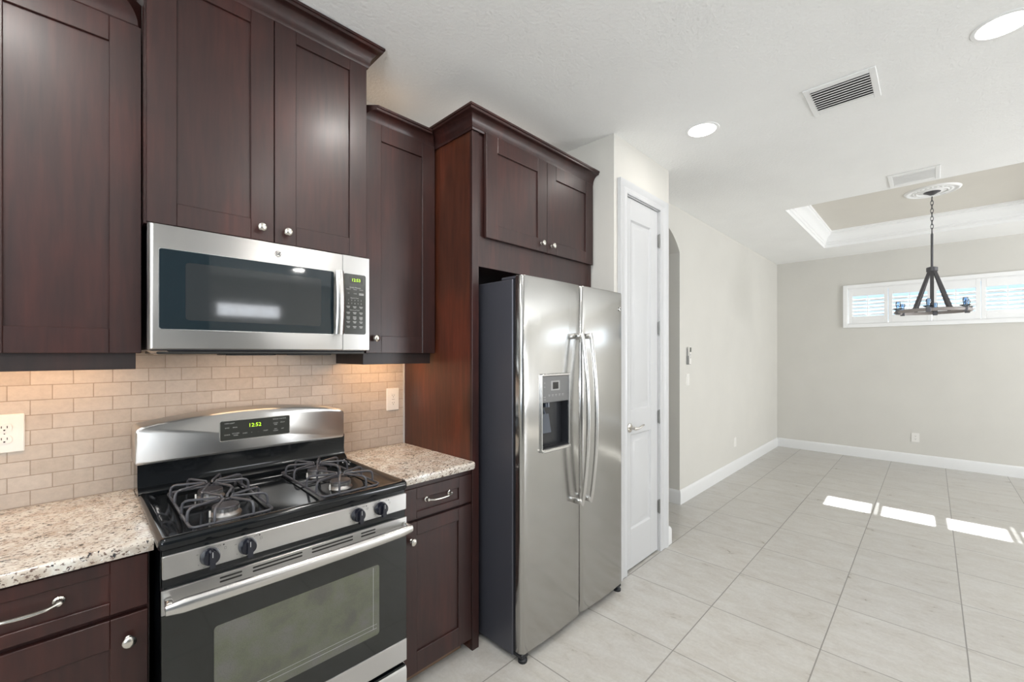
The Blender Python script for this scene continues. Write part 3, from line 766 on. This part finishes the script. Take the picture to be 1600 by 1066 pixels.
# ------------------------------------------------------------------ microwave
mw = thing('microwave', 'stainless over-the-range microwave with dark glass door and green clock', 'microwave', (.55, W, 1.452))
MX0, MX1, MZ0, MZ1, MY = .165, .932, 1.468, 1.884, 1.82
b = BM(); box(b, MX0 + .006, MX1 - .004, MY + .034, W - .010, MZ0 - .004, MZ1 - .001, .003); obj('body', b, M['casegrey'], mw)
b = BM(); rings = []
for y, i in ((MY + .032, 0), (MY + .012, 0), (MY + .006, .002), (MY + .002, .006), (MY, .012)):
    rings.append([(x, y, z) for x, z in rrect(MX0 + i, .8055, MZ0 + i * .3, MZ1 - i * .3, .002, 2)])
loft(b, rings); dr = obj('door', b, M['steel_h'], mw)
b = BM(); slab(b, .190, .769, 1.534, 1.805, MY - .0012, MY + .002, .008); fr_ = obj('window_bezel', b, M['handle'], dr, 'thin bright rim')
b = BM(); slab(b, .1925, .767, 1.5365, 1.8025, MY - .0022, MY, .007); g_ = obj('window', b, M['mwglass'], dr)
b = BM(); slab(b, .262, .715, 1.568, 1.765, MY - .0026, MY - .001, .012); obj('viewing_screen', b, M['mwinner'], dr)
b = BM(); pts = []; 
for i in range(17):
    t_ = i / 16; pts.append((.784, MY - .022 - .012 * math.sin(PI * t_), 1.537 + .268 * t_))
tube(b, pts, .018, 14, False, (.45, 1.0))
for z in (1.55, 1.79): box(b, .775, .797, MY - .022, MY - .001, z - .010, z + .010, .002)
obj('handle', b, M['handle'], dr)
b = BM(); slab(b, .8075, MX1, MZ0, MZ1, MY + .0002, MY + .033, .003, .003); cpn = obj('control_panel', b, M['steel_h'], mw)
b = BM(); slab(b, .811, .912, 1.539, 1.803, MY - .0015, MY + .001, .009); obj('keypad', b, M['panelglass'], cpn)
b = BM(); slab(b, .838, .897, 1.762, 1.790, MY - .0019, MY - .001, .002); obj('display', b, M['lcd'], cpn)
b = BM(); text(b, '12:53', .866, 1.7765, .019, MY - .0024); obj('clock_digits', b, M['green'], cpn)
b = BM(); yy = MY - .0020
text(b, 'Quick Minutes', .862, 1.744, .0085, yy); text(b, 'Popcorn', .832, 1.736, .0055, yy); text(b, 'Reheat', .862, 1.736, .0055, yy); text(b, 'Defrost', .890, 1.736, .0055, yy)
text(b, '1/2', .832, 1.718, .006, yy); text(b, 'Cook', .862, 1.718, .006, yy)
for dz in (0, .005): box(b, .880, .902, yy, yy + .0002, 1.713 + dz, 1.7155 + dz)
text(b, 'Express Cook', .860, 1.698, .0065, yy)
for i, s in enumerate('12345'): text(b, s, .832 + i * .0145, 1.688, .008, yy)
for i, s in enumerate('67890'): text(b, s, .832 + i * .0145, 1.674, .008, yy)
for r_ in range(6):
    z = (1.659, 1.633, 1.614, 1.608, 1.593, 1.572)[r_]
    for i in range(3):
        box(b, .823 + i * .029, .839 + i * .029, yy, yy + .0002, z, z + .0022)
        box(b, .826 + i * .029, .837 + i * .029, yy, yy + .0002, z - .005, z - .0032)
text(b, 'Defrost and Timer', .860, 1.645, .006, yy)
obj('keypad_lettering', b, M['print'], cpn)
b = BM(); lathe(b, [(0, 0), (.0125, 0), (.0125, .002), (.0115, .003), (.0105, .0022), (0, .0022)], (.5515, MY, 1.842), (0, -1, 0), 28); bd = obj('badge', b, M['handle'], mw)
b = BM(); text(b, 'GE', .5515, 1.842, .0125, MY - .0028, bold=.0004)
for i in range(4):
    a = PI / 4 + i * PI / 2; lathe(b, [(0, 0), (.0014, 0), (.0014, .0004), (0, .0004)], (.5515 + .0088 * math.cos(a), MY - .0024, 1.842 + .0088 * math.sin(a)), (0, -1, 0), 8)
obj('monogram', b, M['printdark'], bd)
b = BM(); box(b, .19, .925, MY + .035, W - .03, 1.452, 1.464, .003); und = obj('underside', b, M['microbase'], mw)
for x0, x1 in ((.39, .56), (.60, .78)):
    b = BM(); box(b, x0, x1, MY + .05, 2.02, 1.447, 1.453, .002); obj('grease_filter', b, M['blackplastic'], und)
b = BM(); extrude_poly(b, [(.175, MY + .03, 1.464), (.215, MY + .028, 1.464), (.235, MY + .05, 1.450), (.20, MY + .06, 1.449)], (0, .14, 0)); obj('light_cover', b, M['lightcover'], und)

# ------------------------------------------------------------------ range
rg = thing('gas_range', 'freestanding gas range with black cooktop, stainless front and arched backguard', 'stove', (.54, W, 0))
RX0, RX1, RY = .162, .918, 1.49
b = BM(); box(b, RX0 + .002, RX1 - .002, RY + .035, 2.19, .03, .915, .003); obj('body', b, M['blackgloss'], rg)
for x in (RX0 + .05, RX1 - .05):
    for y in (RY + .08, 2.12):
        b = BM(); lathe(b, [(0, 0), (.018, 0), (.018, .008), (.01, .012), (.01, .032), (0, .032)], (x, y, 0), (0, 0, 1), 12); obj('foot', b, M['blackplastic'], rg)
def crect(x0, x1, y0, y1, r, z, k=5): return [(x, y, z) for x, y in rrect(x0, x1, y0, y1, r, k)]
b = BM(); cx0, cx1, cy0, cy1 = .156, .924, 1.488, 2.085
loft(b, [crect(cx0 + .004, cx1 - .004, cy0 + .006, cy1, .012, .9155), crect(cx0, cx1, cy0, cy1, .014, .922), crect(cx0, cx1, cy0, cy1, .014, .940), crect(cx0 + .005, cx1 - .005, cy0 + .005, cy1, .012, .948),
         crect(cx0 + .016, cx1 - .016, cy0 + .016, cy1, .012, .950), crect(cx0 + .026, cx1 - .026, cy0 + .026, cy1 - .012, .016, .942), crect(cx0 + .045, cx1 - .045, cy0 + .050, cy1 - .03, .03, .932)])
ct = obj('cooktop', b, M['blackgloss'], rg, smooth=60)
# backguard
GY = 2.055
b = BM(); pr = [(2.20, .92), (2.20, 1.06), (GY + .008, 1.06), (GY + .012, .99), (GY + .004, .965), (GY - .022, .948), (GY - .022, .935)]
extrude_poly(b, [(.157, y, z) for y, z in pr], (.766, 0, 0)); obj('backguard_base', b, M['blackgloss'], rg)
b = BM()
def arch_ring(y, ins, zlift=0):
    x0, x1 = .150 + ins, .919 - ins; out = [(x0 + .006, y, 1.046 + ins), (x1 - .006, y, 1.046 + ins), (x1, y, 1.052 + ins)]
    out += [(x1, y, 1.165 - ins)]
    for i in range(6):
        a = PI / 2 * i / 5; out.append((x1 - .022 + .022 * math.cos(a), y, 1.165 - ins + .022 * math.sin(a)))
    for i in range(1, 20):
        t_ = i / 20; x = x1 - .022 - (x1 - x0 - .044) * t_
        out.append((x, y, 1.187 - ins + .032 * math.sin(PI * t_) ** .85))
    for i in range(6):
        a = PI / 2 + PI / 2 * i / 5; out.append((x0 + .022 + .022 * math.cos(a), y, 1.165 - ins + .022 * math.sin(a)))
    out += [(x0, y, 1.052 + ins)]
    return out
loft(b, [arch_ring(2.20, .006), arch_ring(2.195, 0), arch_ring(GY + .012, 0), arch_ring(GY + .004, .0015), arch_ring(GY, .006)]); bgd = obj('backguard', b, M['steel_h'], rg)
b = BM(); slab(b, .406, .671, 1.0965, 1.181, GY - .0015, GY + .002, .007); obj('clock_bezel', b, M['handle'], bgd)
b = BM(); slab(b, .409, .668, 1.0995, 1.178, GY - .003, GY, .005); obj('clock_panel', b, M['panelglass'], bgd)
b = BM(); text(b, '12:52', .532, 1.1525, .022, GY - .0036); obj('clock_digits', b, M['green'], bgd)
b = BM(); yy = GY - .0034
for s, x, z in (('BAKE', .432, 1.150), ('BROIL', .460, 1.150), ('CLOCK', .432, 1.122), ('KITCHEN', .462, 1.125), ('TIMER', .462, 1.117), ('OVEN', .495, 1.122), ('+', .520, 1.122), ('-', .545, 1.122), ('START', .573, 1.123), ('COOK', .612, 1.151),
                ('TIME', .612, 1.144), ('DELAY', .640, 1.152), ('SELF', .612, 1.125), ('CLEAN', .612, 1.118), ('OFF', .640, 1.124), ('SENSOR CONTROL', .628, 1.168), ('OVEN LIGHT', .440, 1.168)):
    text(b, s, x, z, .0062, yy)
obj('panel_lettering', b, M['print'], bgd)
# control fascia and knobs
b = BM(); box(b, RX0 + .003, RX1 - .003, RY + .006, RY + .05, .800, .917, .002); obj('fascia', b, M['blackgloss'], rg)
b = BM(); slab(b, RX0 + .002, RX1 - .001, .838, .902, RY - .001, RY + .010, .005, .002); cpl = obj('control_panel', b, M['steel_h'], rg)
for x in (.272, .366, .716, .806):
    b = BM(); kz = .870
    lathe(b, [(0, 0), (.0245, 0), (.0250, .004), (.0230, .009), (.0215, .018), (.0195, .022), (0, .023)], (x, RY - .001, kz), (0, -1, 0), 28)
    pts_ = [(-.0062, -.026), (.0062, -.026), (.0072, -.016), (.0062, .020), (.003, .0235), (-.003, .0235), (-.0062, .020), (-.0072, -.016)]
    extrude_poly(b, [(x + px, RY - .018, kz + pz) for px, pz in pts_], (0, -.017, 0))
    kb = obj('knob', b, M['knob'], rg)
    b = BM(); box(b, x - .0007, x + .0007, RY - .0356, RY - .035, kz + .006, kz + .021); obj('pointer_line', b, M['print'], kb)
b = BM(); yy = RY - .0014
for x in (.272, .366, .716, .806):
    for a, s in ((50, 'LITE'), (100, 'OFF'), (155, 'HI'), (215, '9'), (245, 'LO')):
        aa = math.radians(a); text(b, s, x + .034 * math.cos(aa), .870 + .0335 * math.sin(aa) * .9, .0052, yy)
    lathe(b, [(0, 0), (.0022, 0), (.0022, .0003), (0, .0003)], (x + .033, RY - .001, .893), (0, -1, 0), 10)
    box(b, x + .034, x + .040, yy, yy + .0003, .879, .8795); box(b, x + .034, x + .040, yy, yy + .0003, .885, .8855); box(b, x + .034, x + .0344, yy, yy + .0003, .879, .8855); box(b, x + .0396, x + .040, yy, yy + .0003, .879, .8855)
obj('dial_markings', b, M['printdark'], cpl)
# oven door
b = BM(); box(b, RX0 + .001, RX1 - .001, RY + .004, RY + .034, .242, .808, .003); od = obj('oven_door', b, M['blackgloss'], rg)
b = BM(); slots = []
for x0, x1 in ((.295, .352), (.380, .525), (.555, .698), (.728, .785)):
    for z in (.797, .786): slots.append((x0, x1, z))
slab(b, RX0, RX1, .742, .808, RY - .001, RY + .006, .002, .001)
obj('top_strip', b, M['steel_h'], od, 'stainless strip with vent slots')
b = BM()
for x0, x1, z in slots: slab(b, x0, x1, z - .0026, z + .0026, RY - .0016, RY, .0025)
obj('vent_slots', b, M['slot'], od)
b = BM(); slab(b, RX0 + .001, RX1 - .001, .327, .741, RY - .001, RY + .006, .002, .001); obj('door_glass', b, M['darkglass'], od)
b = BM(); slab(b, .281, .800, .400, .661, RY - .0018, RY, .010); obj('window', b, M['ovenwin'], od, 'lighter patterned oven window')
b = BM()
for x0, x1, z0, z1 in ((.775, .7765, .425, .655), (.30, .79, .425, .4265), (.30, .79, .440, .4412)): box(b, x0, x1, RY - .0022, RY - .0016, z0, z1)
obj('rack_lines', b, M['holder'], od)
b = BM(); slab(b, RX0, RX1, .242, .326, RY - .002, RY + .006, .002, .001); obj('bottom_strip', b, M['steel_h'], od)
b = BM(); pts = []; rs = []
for i in range(21):
    t_ = i / 20; pts.append((.166 + .748 * t_, RY - .046 - .010 * math.sin(PI * t_), .775)); rs.append(.0205 if 0 < i < 20 else .014)
tube(b, pts, rs, 14, False, (.62, 1.0))
for x in (.176, .904): box(b, x - .009, x + .009, RY - .046, RY, .760, .792, .004)
obj('handle', b, M['handle'], od, smooth=50)
# drawer
b = BM(); box(b, RX0 + .001, RX1 - .001, RY + .004, RY + .034, .045, .222, .003); dw = obj('storage_drawer', b, M['blackgloss'], rg)
b = BM(); extrude_poly(b, [(RX0, RY + .006, .05), (RX0, RY - .001, .05), (RX0, RY - .001, .205), (RX0, RY + .004, .215), (RX0, RY + .028, .224), (RX0, RY + .028, .21)], (RX1 - RX0, 0, 0)); obj('drawer_front', b, M['steel_h'], dw)
# burners and grates
def burner(x, y, cap):
    b = BM(); z = .933
    lathe(b, [(0, -.002), (.045, -.002), (.044, .002), (.040, .006), (.0355, .010), (.0355, .020), (.037, .021), (.037, .022), (0, .022)], (x, y, z), (0, 0, 1), 28)
    for i in range(20):
        a = 2 * PI * i / 20; box(b, x + .037 * math.cos(a) - .0014, x + .037 * math.cos(a) + .0014, y + .037 * math.sin(a) - .0014, y + .037 * math.sin(a) + .0014, z + .010, z + .021)
    bo = obj('burner', b, M['burner'], rg)
    b = BM(); lathe(b, [(0, .022), (.037, .022), (.038, .025), (.036, .028), (0, .029)], (x, y, z), (0, 0, 1), 28); obj('burner_cap', b, M['cap'], bo)
    b = BM(); tube(b, [(x - .046, y - .012, z), (x - .046, y - .012, z + .020)], .0028, 8); obj('igniter', b, M['white_plastic'], bo)
GX = ((.235, .455), (.615, .835))
BYS = (1.655, 1.885)
for gx0, gx1 in GX:
    cxm = (gx0 + gx1) / 2
    for by in BYS: burner(cxm, by, 0)
    b = BM(); y0, y1 = 1.545, 1.995; zb_ = .944; zt_ = .984; r = .0042
    base_ = [(x, y, zb_) for x, y in rrect(gx0, gx1, y0, y1, .02, 4)]
    tube(b, base_, r, 8, True)
    tube(b, [(gx0, (y0 + y1) / 2, zb_), (gx1, (y0 + y1) / 2, zb_)], r, 8)
    for hy, ends in ((BYS[0], (y0, (y0 + y1) / 2)), (BYS[1], ((y0 + y1) / 2, y1))):
        starts = []
        for dy in (-.048, .048):
            starts += [(gx0, hy + dy), (gx1, hy + dy)]
        ye = y0 if hy == BYS[0] else y1
        starts += [(cxm - .052, ye), (cxm + .052, ye)]
        ye2 = (y0 + y1) / 2; starts += [(cxm - .045, ye2), (cxm + .045, ye2)]
        for sx_, sy_ in starts:
            d = Vector((cxm - sx_, hy - sy_)); L = d.length; d /= L
            pp = []
            for f, zz in ((0, zb_), (.001, zt_ - .016), (.004, zt_ - .006), (.010, zt_ - .001), (.018, zt_ + .001)): pp.append((sx_ + d.x * f, sy_ + d.y * f, zz))
            f = L - .022; pp.append((sx_ + d.x * f, sy_ + d.y * f, zt_ + .001)); f = L - .018; pp.append((sx_ + d.x * f, sy_ + d.y * f, zt_ - .006))
            tube(b, pp, r, 8)
    for x, y in ((gx0 + .01, y0 + .01), (gx1 - .01, y0 + .01), (gx0 + .01, y1 - .01), (gx1 - .01, y1 - .01)): tube(b, [(x, y, .931), (x, y, zb_)], .005, 8)
    obj('grate', b, M['iron'], rg)

# ------------------------------------------------------------------ refrigerator
fr = thing('refrigerator', 'stainless side-by-side refrigerator with a water dispenser and bowed handles', 'refrigerator', (1.905, W, 0))
FX0, FX1, FY = 1.447, 2.357, 1.348
b = BM(); box(b, FX0, FX1, FY + .072, W - .03, .022, 1.808, .004); obj('case', b, M['casegrey'], fr, 'dark slate coloured cabinet sides')
b = BM(); box(b, FX0 + .006, FX1 - .006, FY + .055, FY + .073, .05, 1.80); obj('gasket', b, M['gasket'], fr)
def fdoor(x0, x1, zb=.043, zt=1.824):
    bm = BM(); sec = []; n = 16; y1 = FY + .056
    xl, xr = x0, x1; r = .022
    # plan outline, convex front with rounded vertical edges
    for i in range(6):
        a = PI + PI / 2 * i / 5; sec.append((xl + r + r * math.cos(a), FY + .016 + r + r * math.sin(a)))
    for i in range(1, n):
        t_ = i / n; x = xl + r + (xr - xl - 2 * r) * t_
        sec.append((x, FY + .016 - .006 * math.sin(PI * t_)))
    for i in range(6):
        a = 1.5 * PI + PI / 2 * i / 5; sec.append((xr - r + r * math.cos(a), FY + .016 + r + r * math.sin(a)))
    sec += [(xr, y1), (xl, y1)]
    cx = (xl + xr) / 2; cy = FY + .05
    def ringz(z, ins): return [(x + (cx - x) * ins / (xr - xl) * 2, y + (cy - y) * ins * 6, z) for x, y in sec]
    loft(bm, [ringz(zb, .004), ringz(zb + .004, 0), ringz(zt - .006, 0), ringz(zt - .001, .003), ringz(zt, .010)])
    return bm
b = fdoor(FX0 + .004, 1.918)
# dispenser opening
def cut_front(bm, x0, x1, z0, z1):
    pass
d1 = obj('freezer_door', b, M['steel_v'], fr, smooth=50)
b = fdoor(1.923, FX1 + .003); d2 = obj('fridge_door', b, M['steel_v'], fr, smooth=50)
# cut the dispenser recess into the freezer door
def boolean_cut(target, x0, x1, y0, y1, z0, z1):
    bm = BM(); box(bm, x0, x1, y0, y1, z0, z1)
    me = bpy.data.meshes.new('cut'); bm.to_mesh(me); bm.free()
    co = bpy.data.objects.new('cut', me); COL.objects.link(co)
    md = target.modifiers.new('b', 'BOOLEAN'); md.operation = 'DIFFERENCE'; md.object = co; md.solver = 'EXACT'
    bpy.context.view_layer.update()
    dg = bpy.context.evaluated_depsgraph_get(); nm = bpy.data.meshes.new_from_object(target.evaluated_get(dg))
    target.modifiers.clear(); target.data = nm
    bpy.data.objects.remove(co)
PX0, PX1, PZ0, PZ1 = 1.578, 1.802, .975, 1.350
bpy.context.view_layer.update()
boolean_cut(d1, PX0 + .004, PX1 - .004, FY - .05, FY + .052, PZ0 + .004, PZ1 - .004)
DY = FY + .009
dsp = None
b = BM()   # frame
def xzframe(bm, x0, x1, z0, z1, w, y0, y1, bev):
    box(bm, x0, x0 + w, y0, y1, z0, z1, bev); box(bm, x1 - w, x1, y0, y1, z0, z1, bev); box(bm, x0 + w, x1 - w, y0, y1, z0, z0 + w, bev); box(bm, x0 + w, x1 - w, y0, y1, z1 - w, z1, bev)
xzframe(b, PX0, PX1, PZ0, PZ1, .007, DY - .008, DY + .020, .002)
box(b, PX0, PX1, DY - .018, DY + .0, PZ0 - .006, PZ0 + .010, .004); box(b, PX0 + .002, PX1 - .002, DY - .014, DY, PZ1 - .008, PZ1 + .004, .004)
dsp = obj('dispenser', b, M['handle'], d1)
b = BM(); box(b, PX0 + .007, PX1 - .007, DY - .006, DY + .038, 1.212, PZ1 - .007, .002); obj('dispenser_panel', b, M['dispenser'], d1)
b = BM(); box(b, PX0 + .005, PX0 + .008, DY, DY + .042, PZ0 + .006, 1.215); box(b, PX1 - .008, PX1 - .005, DY, DY + .042, PZ0 + .006, 1.215); box(b, PX0 + .005, PX1 - .005, DY + .038, DY + .043, PZ0 + .006, 1.215)
obj('cavity_lining', b, M['dispdark'], d1)
b = BM(); slab(b, 1.648, 1.718, 1.270, 1.318, DY - .0072, DY - .005, .003); obj('display_surround', b, M['holder'], d1)
b = BM(); slab(b, 1.662, 1.706, 1.277, 1.311, DY - .0080, DY - .006, .002); obj('display', b, M['lcd'], d1)
b = BM(); yy = DY - .0066
for i in range(5): box(b, 1.628 + i * .027, 1.642 + i * .027, yy, yy + .0003, 1.248, 1.2495); box(b, 1.630 + i * .027, 1.640 + i * .027, yy, yy + .0003, 1.242, 1.2432)
for z in (1.31, 1.29, 1.24, 1.228): text(b, 'ice' if z > 1.26 else 'lock', 1.600, z, .009, yy)
obj('dispenser_lettering', b, M['print'], d1)
b = BM(); extrude_poly(b, [(1.600, DY + .012, 1.155), (1.652, DY + .012, 1.155), (1.668, DY + .008, 1.060), (1.604, DY + .008, 1.060)], (0, .006, 0)); tube(b, [(1.655, DY + .030, 1.215), (1.655, DY + .028, 1.185)], .018, 14)
tube(b, [(1.628, DY + .03, 1.18), (1.63, DY + .015, 1.15)], .006, 8); obj('paddle', b, M['paddle'], d1)
b = BM(); box(b, PX0 + .008, PX1 - .008, DY - .008, DY + .044, PZ0 + .010, PZ0 + .014)
for i in range(9):
    x = PX0 + .025 + i * .0215; lathe(b, [(.005, 0), (.0085, 0), (.0085, .002), (.005, .002)], (x, DY + .012, PZ0 + .0135), (0, 0, 1), 12)
obj('drip_tray', b, M['blackplastic'], d1)
def fhandle(parent, x):
    b = BM(); pts = []; rs = []; n = 24
    for i in range(n + 1):
        t_ = i / n; s_ = math.sin(PI * t_); pts.append((x, FY - .026 - .040 * s_ ** .8, .652 + .912 * t_)); rs.append(.0115 if 0 < i < n else .010)
    tube(b, pts, rs, 12, False, (1.0, .85))
    for z in (.668, 1.548): box(b, x - .011, x + .011, FY - .032, FY + .018, z - .014, z + .014, .003)
    return obj('handle', b, M['handle'], parent, smooth=50)
fhandle(d1, 1.872); fhandle(d2, 1.950)
b = BM(); lathe(b, [(0, 0), (.0125, 0), (.0125, .002), (.0105, .0026), (0, .0022)], (2.322, FY + .013, 1.725), (0, -1, 0), 24); bd = obj('badge', b, M['handle'], d2)
b = BM(); text(b, 'GE', 2.322, 1.725, .0125, FY + .0097, bold=.0004); obj('monogram', b, M['printdark'], bd)
for x0, x1 in ((FX0 + .01, FX0 + .09), (FX1 - .09, FX1 - .01)):
    b = BM(); box(b, x0, x1, FY + .03, FY + .16, 1.809, 1.824, .004); obj('hinge_cover', b, M['casegrey'], fr)
b = BM(); box(b, FX0 + .02, FX1 - .02, FY + .060, FY + .10, .012, .045, .002); obj('base_grille', b, M['gasket'], fr)
for x in (FX0 + .03, FX1 - .03):
    b = BM(); lathe(b, [(0, 0), (.022, 0), (.022, .012), (.014, .018), (.012, .04), (0, .04)], (x, FY + .035, 0), (0, 0, 1), 16); box(b, x - .022, x + .022, FY + .02, FY + .08, .020, .042, .004); obj('foot', b, M['gasket'], fr)
for x in (FX0 + .06, FX1 - .06):
    b = BM(); lathe(b, [(0, -.02), (.018, -.02), (.018, .02), (0, .02)], (x, 2.10, .018), (1, 0, 0), 14); obj('roller', b, M['gasket'], fr)
